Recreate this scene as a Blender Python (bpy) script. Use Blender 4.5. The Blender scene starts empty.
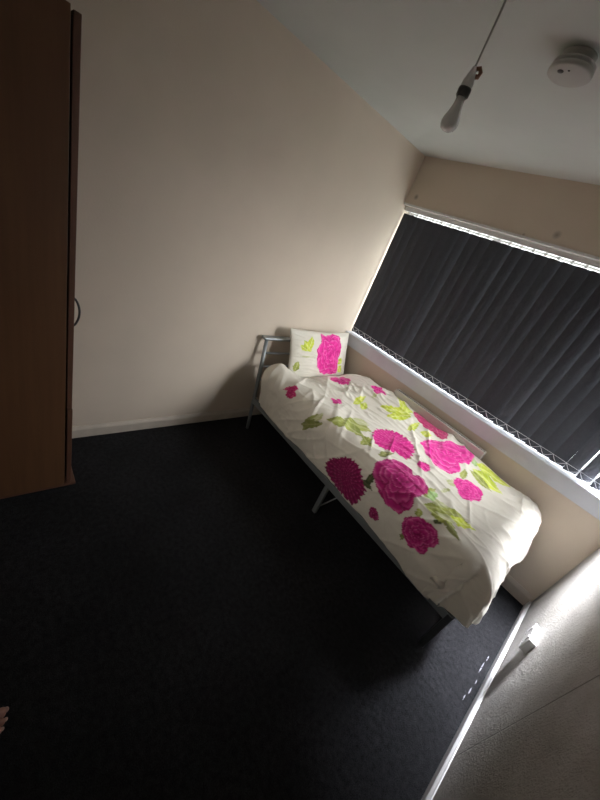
import bpy, bmesh, math, random
import numpy as np
from mathutils import Vector, Matrix, noise

random.seed(4)
sc = bpy.context.scene
COL = sc.collection
PI = math.pi

# ------------------------------------------------------------------ helpers
def link(name, me, mat=None, parent=None, kind=None):
    o = bpy.data.objects.new(name, me)
    COL.objects.link(o)
    if mat is not None:
        me.materials.append(mat)
    if parent is not None:
        o.parent = parent
    if kind:
        o['kind'] = kind
    return o

def obj(name, bm, mat=None, parent=None, smooth=False, kind=None):
    bmesh.ops.recalc_face_normals(bm, faces=bm.faces)
    me = bpy.data.meshes.new(name)
    bm.to_mesh(me); bm.free()
    if smooth:
        for p in me.polygons: p.use_smooth = True
    return link(name, me, mat, parent, kind)

def struct(name, bm, mat, parent=None):
    return obj(name, bm, mat, parent, kind='structure')

def tag(o, label, cat, group=None):
    o['label'] = label; o['category'] = cat
    if group: o['group'] = group
    return o

def thing(name, label, cat, loc=(0, 0, 0), group=None):
    o = bpy.data.objects.new(name, None)
    o.empty_display_size = 0.05
    COL.objects.link(o)
    o.location = loc
    return tag(o, label, cat, group)

def box(bm, x0, x1, y0, y1, z0, z1, bevel=0.0, seg=2):
    r = bmesh.ops.create_cube(bm, size=1.0)
    vs = r['verts']
    for v in vs:
        v.co = Vector(((x0 + x1) / 2 + v.co.x * (x1 - x0), (y0 + y1) / 2 + v.co.y * (y1 - y0), (z0 + z1) / 2 + v.co.z * (z1 - z0)))
    if bevel > 0:
        es = list({e for v in vs for e in v.link_edges})
        bmesh.ops.bevel(bm, geom=es, offset=bevel, segments=seg, affect='EDGES', profile=0.5)
    return bm

def nb(*a, **k):
    return box(bmesh.new(), *a, **k)

def tube(bm, pts, r, n=10, closed=False):
    pts = [Vector(p) for p in pts]
    rs = r if isinstance(r, (list, tuple)) else [r] * len(pts)
    rings = []
    prev = None
    for i, p in enumerate(pts):
        if i == 0: d = pts[1] - pts[0]
        elif i == len(pts) - 1: d = pts[-1] - pts[-2]
        else: d = (pts[i + 1] - pts[i]).normalized() + (pts[i] - pts[i - 1]).normalized()
        d.normalize()
        if prev is None:
            a = d.orthogonal().normalized()
        else:
            a = (prev - d * prev.dot(d)).normalized()
        prev = a
        b = d.cross(a)
        rings.append([bm.verts.new(p + (a * math.cos(2 * PI * k / n) + b * math.sin(2 * PI * k / n)) * rs[i]) for k in range(n)])
    for i in range(len(rings) - 1):
        for k in range(n):
            bm.faces.new((rings[i][k], rings[i][(k + 1) % n], rings[i + 1][(k + 1) % n], rings[i + 1][k]))
    bm.faces.new(rings[0][::-1]); bm.faces.new(rings[-1])
    return bm

def lathe(bm, prof, cx, cy, n=32):
    rings = []
    for (r, z) in prof:
        if r < 1e-5:
            rings.append([bm.verts.new((cx, cy, z))])
        else:
            rings.append([bm.verts.new((cx + r * math.cos(2 * PI * k / n), cy + r * math.sin(2 * PI * k / n), z)) for k in range(n)])
    for a, b in zip(rings[:-1], rings[1:]):
        for k in range(n):
            k2 = (k + 1) % n
            if len(a) == 1 and len(b) == 1: continue
            if len(a) == 1: bm.faces.new((a[0], b[k], b[k2]))
            elif len(b) == 1: bm.faces.new((a[k], a[k2], b[0]))
            else: bm.faces.new((a[k], a[k2], b[k2], b[k]))
    return bm

# ------------------------------------------------------------------ materials
class N:
    """tiny node builder"""
    def __init__(self, name):
        self.m = bpy.data.materials.new(name); self.m.use_nodes = True
        self.t = self.m.node_tree
        self.b = self.t.nodes['Principled BSDF']
        self.out = self.t.nodes['Material Output']
    def new(self, typ, **kw):
        n = self.t.nodes.new(typ)
        for k, v in kw.items(): setattr(n, k, v)
        return n
    def set(self, n, **kw):
        for k, v in kw.items(): n.inputs[k.replace('_', ' ')].default_value = v
    def link(self, a, b): self.t.links.new(a, b)
    def coord(self):
        return self.new('ShaderNodeTexCoord').outputs['Object']
    def noise(self, vec, scale, detail=3, rough=0.5):
        n = self.new('ShaderNodeTexNoise')
        n.inputs['Scale'].default_value = scale; n.inputs['Detail'].default_value = detail; n.inputs['Roughness'].default_value = rough
        self.link(vec, n.inputs['Vector']); return n.outputs['Fac']
    def ramp(self, fac, stops):
        r = self.new('ShaderNodeValToRGB')
        while len(r.color_ramp.elements) < len(stops): r.color_ramp.elements.new(0.5)
        for e, (p, c) in zip(r.color_ramp.elements, stops):
            e.position = p; e.color = (*c, 1) if len(c) == 3 else c
        self.link(fac, r.inputs['Fac']); return r.outputs['Color']
    def math(self, op, a, b=None, c=None, clamp=False):
        n = self.new('ShaderNodeMath', operation=op); n.use_clamp = clamp
        for i, x in enumerate((a, b, c)):
            if x is None: continue
            if isinstance(x, (int, float)): n.inputs[i].default_value = x
            else: self.link(x, n.inputs[i])
        return n.outputs[0]
    def mix(self, fac, a, b, mode='MIX'):
        n = self.new('ShaderNodeMix', data_type='RGBA', blend_type=mode)
        for s, x in ((n.inputs[0], fac), (n.inputs[6], a), (n.inputs[7], b)):
            if isinstance(x, (int, float)): s.default_value = x
            elif isinstance(x, tuple): s.default_value = (*x, 1)
            else: self.link(x, s)
        return n.outputs[2]
    def scale(self, vec, sx, sy, sz):
        m = self.new('ShaderNodeMapping'); m.inputs['Scale'].default_value = (sx, sy, sz)
        self.link(vec, m.inputs['Vector']); return m.outputs[0]
    def dist(self, vec, p, s=(1, 1, 1)):
        m = self.new('ShaderNodeMapping', vector_type='POINT')
        m.inputs['Location'].default_value = tuple(-a * b for a, b in zip(p, s)); m.inputs['Scale'].default_value = s
        self.link(vec, m.inputs['Vector'])
        l = self.new('ShaderNodeVectorMath', operation='LENGTH'); self.link(m.outputs[0], l.inputs[0])
        return l.outputs['Value']
    def bump(self, h, strength, dist=0.01):
        b = self.new('ShaderNodeBump'); b.inputs['Strength'].default_value = strength; b.inputs['Distance'].default_value = dist
        self.link(h, b.inputs['Height']); self.link(b.outputs[0], self.b.inputs['Normal'])
    def base(self, c):
        if isinstance(c, tuple): self.b.inputs['Base Color'].default_value = (*c, 1)
        else: self.link(c, self.b.inputs['Base Color'])
        return self

def simple(name, c, rough=0.5, metal=0.0, var=0.08, scale=12, bump=0.0, spec=0.5):
    n = N(name); v = n.coord()
    f = n.noise(v, scale, 3)
    d = tuple(x * (1 - var) for x in c); l = tuple(min(1, x * (1 + var)) for x in c)
    n.base(n.ramp(f, [(0.3, d), (0.7, l)]))
    n.b.inputs['Roughness'].default_value = rough; n.b.inputs['Metallic'].default_value = metal
    n.b.inputs['Specular IOR Level'].default_value = spec
    if bump: n.bump(n.noise(v, scale * 12, 2), bump, 0.002)
    return n.m

M = {}
def plaster(name, c, marks=(), bumps=0.15):
    n = N(name); v = n.coord()
    f = n.noise(v, 2.2, 4, .55)
    col = n.ramp(f, [(0.3, tuple(x * .95 for x in c)), (0.7, tuple(min(1, x * 1.03) for x in c))])
    for (p, r, dark) in marks:
        d = n.dist(v, p)
        k = n.math('MULTIPLY_ADD', d, -1 / r, 1.0, clamp=True)
        k = n.math('MULTIPLY', k, dark, clamp=True)
        col = n.mix(k, col, (0.05, .045, .04))
    n.base(col); n.b.inputs['Roughness'].default_value = 0.75
    n.b.inputs['Specular IOR Level'].default_value = 0.25
    n.bump(n.noise(v, 90, 4, .6), bumps, 0.004)
    return n.m
M['wall'] = plaster('cream_wall_paint', (0.66, 0.565, 0.465))
M['wall_window'] = plaster('cream_window_wall_paint', (0.64, 0.55, 0.45),
    marks=[((0.085, 0.0, 2.128), 0.024, .75), ((1.167, 0.0, 2.123), 0.028, .6), ((0.99, 0, 2.079), 0.012, .5)])
M['ceiling'] = plaster('white_ceiling_paint', (0.63, 0.665, 0.635), bumps=0.05)

# woodchip-papered right wall: rough lumps, a vertical paper seam and pale scuffs
n = N('woodchip_paper'); v = n.coord()
lump = n.noise(v, 85, 4, .7); fine = n.noise(v, 220, 3, .6)
f = n.noise(v, 7, 5, .65)
col = n.ramp(f, [(0.3, (0.42, 0.40, 0.37)), (0.7, (0.54, 0.525, 0.50))])
sep = n.new('ShaderNodeSeparateXYZ'); n.link(v, sep.inputs[0])
seamd = n.math('ABSOLUTE', n.math('ADD', sep.outputs['Y'], 1.301))
seam = n.math('MULTIPLY_ADD', seamd, -1 / 0.004, 1.0, clamp=True)
br = n.noise(n.scale(v, 1, 1, 1), 9, 2)
seam = n.math('MULTIPLY', seam, n.math('MULTIPLY_ADD', br, 3.0, -0.55, clamp=True))
col = n.mix(n.math('MULTIPLY', seam, 0.75), col, (0.06, 0.055, 0.05))
sc_n = n.noise(n.scale(v, 1, 9, 45), 1.3, 4, .7)
scuff = n.math('MULTIPLY_ADD', sc_n, 14.0, -9.6, clamp=True)
zone = n.math('MULTIPLY_ADD', n.dist(v, (2.393, -0.95, 0.62), (1, 1.3, 1.6)), -2.4, 1.3, clamp=True)
col = n.mix(n.math('MULTIPLY', n.math('MULTIPLY', scuff, zone), 0.55), col, (0.82, 0.81, 0.79))
n.base(col); n.b.inputs['Roughness'].default_value = .7
n.b.inputs['Specular IOR Level'].default_value = 0.3
hh = n.math('ADD', n.math('MULTIPLY', n.ramp(lump, [(0.42, (0, 0, 0)), (0.66, (1, 1, 1))]), 1.0), n.math('MULTIPLY', fine, .35))
hh = n.math('SUBTRACT', hh, n.math('MULTIPLY', seam, 2.0))
n.bump(hh, 0.7, 0.005)
M['woodchip'] = n.m

SCUFF = [(2.345, -.745, .05, .0035), (2.349, -.66, .025, .003), (2.354, -.85, .02, .003), (2.350, -.925, .028, .0035), (2.342, -.985, .022, .003)]
# near-black carpet with pale flecks of paint along the right wall
n = N('black_carpet'); v = n.coord()
a = n.noise(v, 260, 2, .7); b_ = n.noise(v, 45, 4, .7); c_ = n.noise(v, 3, 3)
col = n.ramp(n.math('ADD', n.math('MULTIPLY', a, .55), n.math('MULTIPLY', b_, .45)), [(0.34, (0.004, 0.004, 0.0045)), (0.62, (0.034, 0.034, 0.037))])
col = n.mix(n.math('MULTIPLY_ADD', c_, 1.2, -.4, clamp=True), col, (0.007, 0.007, 0.0075))
fl = n.noise(n.scale(v, 140, 70, 1), 1.0, 3, .7)
fl = n.math('MULTIPLY_ADD', fl, 9, -3.4, clamp=True)
for (sx_, sy_, hl_, hw_) in SCUFF:
    z1 = n.math('MULTIPLY_ADD', n.dist(v, (sx_, sy_, 0), (1 / hw_, 1 / hl_, 1)), -3, 3, clamp=True)
    col = n.mix(n.math('MULTIPLY', n.math('MULTIPLY', fl, z1), 0.6), col, (0.45, 0.45, 0.5))
sp = n.math('MULTIPLY_ADD', n.noise(v, 120, 2, .6), 14, -9.9, clamp=True)
z2 = n.math('MULTIPLY_ADD', n.dist(v, (2.2, -0.8, 0), (1.8, 1.4, 1)), -1.2, 1.2, clamp=True)
col = n.mix(n.math('MULTIPLY', n.math('MULTIPLY', sp, z2), 0.35), col, (0.3, 0.3, 0.33))
n.base(col); n.b.inputs['Roughness'].default_value = .95; n.b.inputs['Specular IOR Level'].default_value = .1
n.bump(n.math('ADD', a, b_), .9, .006)
M['carpet'] = n.m

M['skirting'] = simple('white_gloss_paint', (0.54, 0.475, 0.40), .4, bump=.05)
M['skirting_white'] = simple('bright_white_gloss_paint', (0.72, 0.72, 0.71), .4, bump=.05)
M['sill'] = simple('white_sill_paint', (0.58, 0.60, 0.65), .35, var=.03)
M['upvc'] = simple('white_plastic_frame', (0.8, 0.8, 0.8), .3, var=.02)
M['plastic'] = simple('white_plastic', (0.68, 0.68, 0.68), .4, var=.03)
M['plastic_old'] = simple('aged_white_plastic', (0.50, 0.50, 0.47), .5, var=.05)
M['dark_plastic'] = simple('dark_plastic', (0.05, 0.05, 0.05), .5)
M['steel'] = simple('silver_painted_steel', (0.28, 0.305, 0.315), .38, metal=.55, var=.06)
M['steel_dark'] = simple('dark_grey_steel', (0.05, 0.055, 0.06), .5, metal=.3)
M['rad'] = simple('radiator_enamel', (0.58, 0.55, 0.50), .22, var=.02)
M['mattress'] = simple('mattress_ticking', (0.55, 0.53, 0.5), .9, bump=.2)
M['copper'] = simple('brown_wire_sheath', (0.22, 0.10, 0.06), .6)
M['black'] = simple('black_gap_shadow_gap', (0.01, 0.008, 0.007), .8)
M['chain'] = simple('white_chain_plastic', (0.85, 0.85, 0.85), .4, var=.02)

# dark charcoal blind fabric
n = N('charcoal_blind_fabric'); v = n.coord()
w = n.noise(n.scale(v, 300, 300, 60), 1, 2)
n.base(n.ramp(w, [(0.3, (0.034, 0.036, 0.044)), (0.7, (0.050, 0.053, 0.064))]))
n.b.inputs['Roughness'].default_value = .7; n.b.inputs['Specular IOR Level'].default_value = .4
n.bump(w, .15, .001)
M['blind'] = n.m

# reddish wood veneer
n = N('brown_wood_veneer'); v = n.coord()
g = n.noise(n.scale(v, 30, 30, 1.6), 1.0, 5, .6); g2 = n.noise(v, 2.0, 2)
col = n.ramp(g, [(0.25, (0.115, 0.052, 0.023)), (0.55, (0.145, 0.068, 0.030)), (0.8, (0.165, 0.080, 0.036))])
col = n.mix(n.math('MULTIPLY', g2, .4), col, (0.07, 0.034, 0.016))
n.base(col); n.b.inputs['Roughness'].default_value = .5
M['wood'] = n.m
M['wood_edge'] = simple('red_brown_edging', (0.12, 0.055, 0.034), .5, var=.1)

# window glass: clear, slight reflection
n = N('window_glass')
tr = n.new('ShaderNodeBsdfTransparent'); tr.inputs[0].default_value = (.95, .97, .97, 1)
gl = n.new('ShaderNodeBsdfGlossy'); gl.inputs['Roughness'].default_value = .02
mx = n.new('ShaderNodeMixShader'); mx.inputs[0].default_value = .06
n.link(tr.outputs[0], mx.inputs[1]); n.link(gl.outputs[0], mx.inputs[2]); n.link(mx.outputs[0], n.out.inputs[0])
M['glass'] = n.m

# frosted bulb
n = N('frosted_bulb'); n.base((0.62, 0.63, 0.60)); n.b.inputs['Roughness'].default_value = .25
f = n.noise(n.coord(), 20); n.b.inputs['Coat Weight'].default_value = .5
M['bulb'] = n.m

# printed cotton: the print is a vertex colour, with a fine weave on top
n = N('printed_cotton'); v = n.coord()
at = n.new('ShaderNodeAttribute'); at.attribute_name = 'print'
w = n.noise(v, 420, 2)
n.base(n.mix(0.12, at.outputs['Color'], n.ramp(w, [(0.3, (.55, .55, .55)), (0.7, (1, 1, 1))]), 'MULTIPLY'))
n.b.inputs['Roughness'].default_value = .85; n.b.inputs['Specular IOR Level'].default_value = .15
n.b.inputs['Sheen Weight'].default_value = .15
n.bump(n.noise(n.scale(v, 1, 1, 1), 38, 3, .6), .25, .006)
M['print'] = n.m

n = N('skin'); v = n.coord()
n.base(n.ramp(n.noise(v, 25, 3), [(0.3, (0.33, 0.15, 0.11)), (0.7, (0.45, 0.24, 0.19))]))
n.b.inputs['Roughness'].default_value = .55; n.b.inputs['Subsurface Weight'].default_value = .1
M['skin'] = n.m
M['nail'] = simple('toenail', (0.42, 0.27, 0.23), .35)
M['trouser'] = simple('dark_trouser_cloth', (0.02, 0.02, 0.025), .9, bump=.2)

# ------------------------------------------------------------------ room shell
LX, HZ, YD = 2.393, 2.4, -2.98       # room: x 0..LX, y YD..0, z 0..HZ
WT = 0.22                            # outer wall thickness
SZ, TZ = 0.925, 2.072                # window opening
struct('floor', nb(-.1, LX + .1, YD - .1, WT, -.1, 0), M['carpet'])
struct('ceiling', nb(-.1, LX + .1, YD - .1, WT, HZ, HZ + .1), M['ceiling'])
struct('wall_left', nb(-.1, 0, YD - .1, WT, 0, HZ), M['wall'])
struct('wall_right', nb(LX, LX + .1, YD - .1, WT, 0, HZ), M['woodchip'])
struct('wall_front', nb(0, LX, YD - .1, YD, 0, HZ), M['wall'])
bm = nb(0, LX, 0, WT, 0, SZ - .055)
box(bm, 0, LX, 0, WT, TZ, HZ)
struct('wall_back', bm, M['wall_window'])

def skirt(p0, p1, nrm, h=.085, d=.016):
    """moulded skirting run from p0 to p1, standing off the wall along nrm"""
    bm = bmesh.new()
    prof = [(0, 0), (d, 0), (d, h * .72), (d * .75, h * .84), (d * .45, h * .93), (d * .3, h), (0, h)]
    A = [bm.verts.new((p0[0] + nrm[0] * a, p0[1] + nrm[1] * a, z)) for a, z in prof]
    B = [bm.verts.new((p1[0] + nrm[0] * a, p1[1] + nrm[1] * a, z)) for a, z in prof]
    k = len(prof)
    for i in range(k): bm.faces.new((A[i], A[(i + 1) % k], B[(i + 1) % k], B[i]))
    bm.faces.new(A[::-1]); bm.faces.new(B)
    return bm
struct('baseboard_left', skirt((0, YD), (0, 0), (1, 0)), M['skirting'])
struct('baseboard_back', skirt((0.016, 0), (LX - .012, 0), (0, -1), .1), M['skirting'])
struct('baseboard_right', skirt((LX, YD), (LX, 0), (-1, 0), .06, .014), M['skirting_white'])

# window: sill board with deep front, plastic frame, mullions, glass; pale trim above the blind
win = bpy.data.objects.new('window_1', None); COL.objects.link(win); win['kind'] = 'structure'
bm = nb(.001, LX - .001, -.028, .13, SZ - .055, SZ, .006)
box(bm, .001, LX - .001, -.0278, -.001, SZ - .112, SZ - .008, .003)
struct('window_sill', bm, M['sill'], win)
bm = bmesh.new()
fy0, fy1 = .13, .19
box(bm, .001, .05, fy0, fy1, SZ, TZ); box(bm, LX - .05, LX - .001, fy0, fy1, SZ, TZ)
box(bm, .05, LX - .05, fy0, fy1, SZ, SZ + .05); box(bm, .05, LX - .05, fy0, fy1, TZ - .05, TZ)
for x in (.8, 1.6): box(bm, x - .03, x + .03, fy0, fy1, SZ + .05, TZ - .05)
struct('window_frame', bm, M['upvc'], win)
for i, (a, b) in enumerate(((.05, .77), (.83, 1.57), (1.63, LX - .05))):
    struct('window_pane', nb(a, b, .155, .161, SZ + .05, TZ - .05), M['glass'], win)
struct('trim_1', nb(.001, LX - .001, -.006, .03, TZ - .014, TZ), M['skirting_white'])

# ------------------------------------------------------------------ vertical blind
bl = thing('vertical_blind', 'charcoal vertical slat blind across the whole window, white chain along its bottom', 'blind', (1.2, .055, 2.03))
def rel(o, parent):           # keep world coordinates when parenting to a placed Empty
    o.parent = parent
    o.matrix_parent_inverse = Matrix.Translation(parent.location).inverted()
    return o
BY = .055
rel(obj('headrail', nb(.004, LX - .004, BY - .022, BY + .022, 2.026, 2.056, .003), M['plastic']), bl)
PITCH, SW = .0790, .089
nsl = 30
random.seed(11)
sl = []
for i in range(nsl):
    x = .054 + PITCH * i
    base = 17 + random.uniform(-4, 4)
    if 5 <= i <= 11: base += random.uniform(-2, 8)
    top = base; bot = base + random.uniform(-2, 3)
    if x > 1.4: bot += random.uniform(2, 16); top += random.uniform(0, 5)
    if x > 1.97: top = 22; bot = 35
    if x > 2.19: top = 38; bot = 48
    nz, nx = 14, 6
    bm = bmesh.new(); rows = []
    ztop, zbot = 2.006, .934
    for k in range(nz + 1):
        t = k / nz
        th = math.radians(top + (bot - top) * t ** 1.5)
        z = ztop + (zbot - ztop) * t
        row = []
        for j in range(nx + 1):
            s = (j / nx - .5)
            cu = .006 * (1 - (2 * s) ** 2)       # slight curl across the slat
            row.append(bm.verts.new((s * SW * math.cos(th) + cu * math.sin(th), s * SW * math.sin(th) - cu * math.cos(th), z)))
        rows.append(row)
    for k in range(nz):
        for j in range(nx): bm.faces.new((rows[k][j], rows[k][j + 1], rows[k + 1][j + 1], rows[k + 1][j]))
    me_o = obj('slat', bm, M['blind'], smooth=True)
    me_o.location = (x, BY, 0)
    rel(me_o, bl)
    sl.append((x, math.radians(bot)))
    # hanger clip up to the rail and the chain clip at the hem
    o = obj('slat_clip', nb(x - .008, x + .008, BY - .003, BY + .003, 2.008, 2.03), M['chain'])
    o.parent = me_o; o.matrix_parent_inverse = Matrix.Translation((x, BY, 0)).inverted() @ Matrix.Identity(4)
    o.matrix_parent_inverse = (Matrix.Translation(bl.location) @ Matrix.Identity(4)).inverted() if False else Matrix.Translation((x, BY, 0)).inverted()

# bottom chain: a taut line across the front corners of the hems and a swag behind
bm = bmesh.new()
front = [(x - SW * .5 * math.cos(t), BY - SW * .5 * math.sin(t) - .004, .980) for x, t in sl]
back = [(x, BY - .012 - .012 * math.sin(t), .972) for x, t in sl]
tube(bm, front, .0013, 6)
sw = []
for (p, q) in zip(front[:-1], front[1:]):
    for k in range(8):
        t = k / 8
        sw.append((p[0] + (q[0] - p[0]) * t, p[1] - .004 + (q[1] - p[1]) * t, p[2] - .036 * (1 - abs(2 * t - 1) ** 1.3)))
tube(bm, sw, .0014, 6)
rel(obj('bottom_chain', bm, M['chain'], smooth=True), bl)

# ------------------------------------------------------------------ bed
bed = thing('bed', 'single silver metal bed frame under the floral duvet, headboard against the left wall', 'bed', (1.1, -.53, 0))
YN, YF = -.985, -.135
def bedpart(name, bm, mat='steel', smooth=True): return rel(obj(name, bm, M[mat], smooth=smooth), bed)
for y in (YN, YF):
    bedpart('headboard_post', tube(bmesh.new(), [(.178, y, 0), (.16, y, .12), (.135, y, .3), (.09, y, .6), (.055, y, .80)], [.013, .015, .016, .016, .015], 12))
bedpart('headboard_cap', nb(.022, .080, YN - .035, YF + .035, .80, .822, .008), smooth=False)
for z, x in ((.69, .077), (.575, .094), (.46, .111)):
    bedpart('headboard_rung', tube(bmesh.new(), [(x, YN, z), (x, YF, z)], .0095, 10))
for y in (YN, YF):
    bedpart('side_rail', nb(.135, 2.088, y - .014, y + .014, .252, .302, .004), smooth=False)
    bedpart('leg', nb(2.060, 2.092, y - .015, y + .016, 0, .300, .004), 'steel_dark', False)
    bedpart('middle_leg', nb(1.118, 1.150, y - .014, y + .014, 0, .252, .003), smooth=False)
    bedpart('leg_brace', tube(bmesh.new(), [(1.15, y - .006, .075), (1.235, y - .006, .252)], .005, 8))
bedpart('foot_rail', nb(2.062, 2.090, YN + .016, YF - .016, .255, .30, .004), smooth=False)
bedpart('middle_crossbar', nb(1.12, 1.148, YN + .014, YF - .014, .225, .252, .003), smooth=False)
for i in range(9):
    x = .28 + i * .21
    bedpart('bed_slat', nb(x - .03, x + .03, YN + .014, YF - .014, .288, .300), 'wood_edge', False)

bm = nb(.19, 2.05, -.95, -.15, .302, .50, .05, 4)
tag(obj('mattress', bm, M['mattress'], smooth=True), 'pale mattress lying on the bed slats, hidden under the floral duvet', 'mattress')

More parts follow.
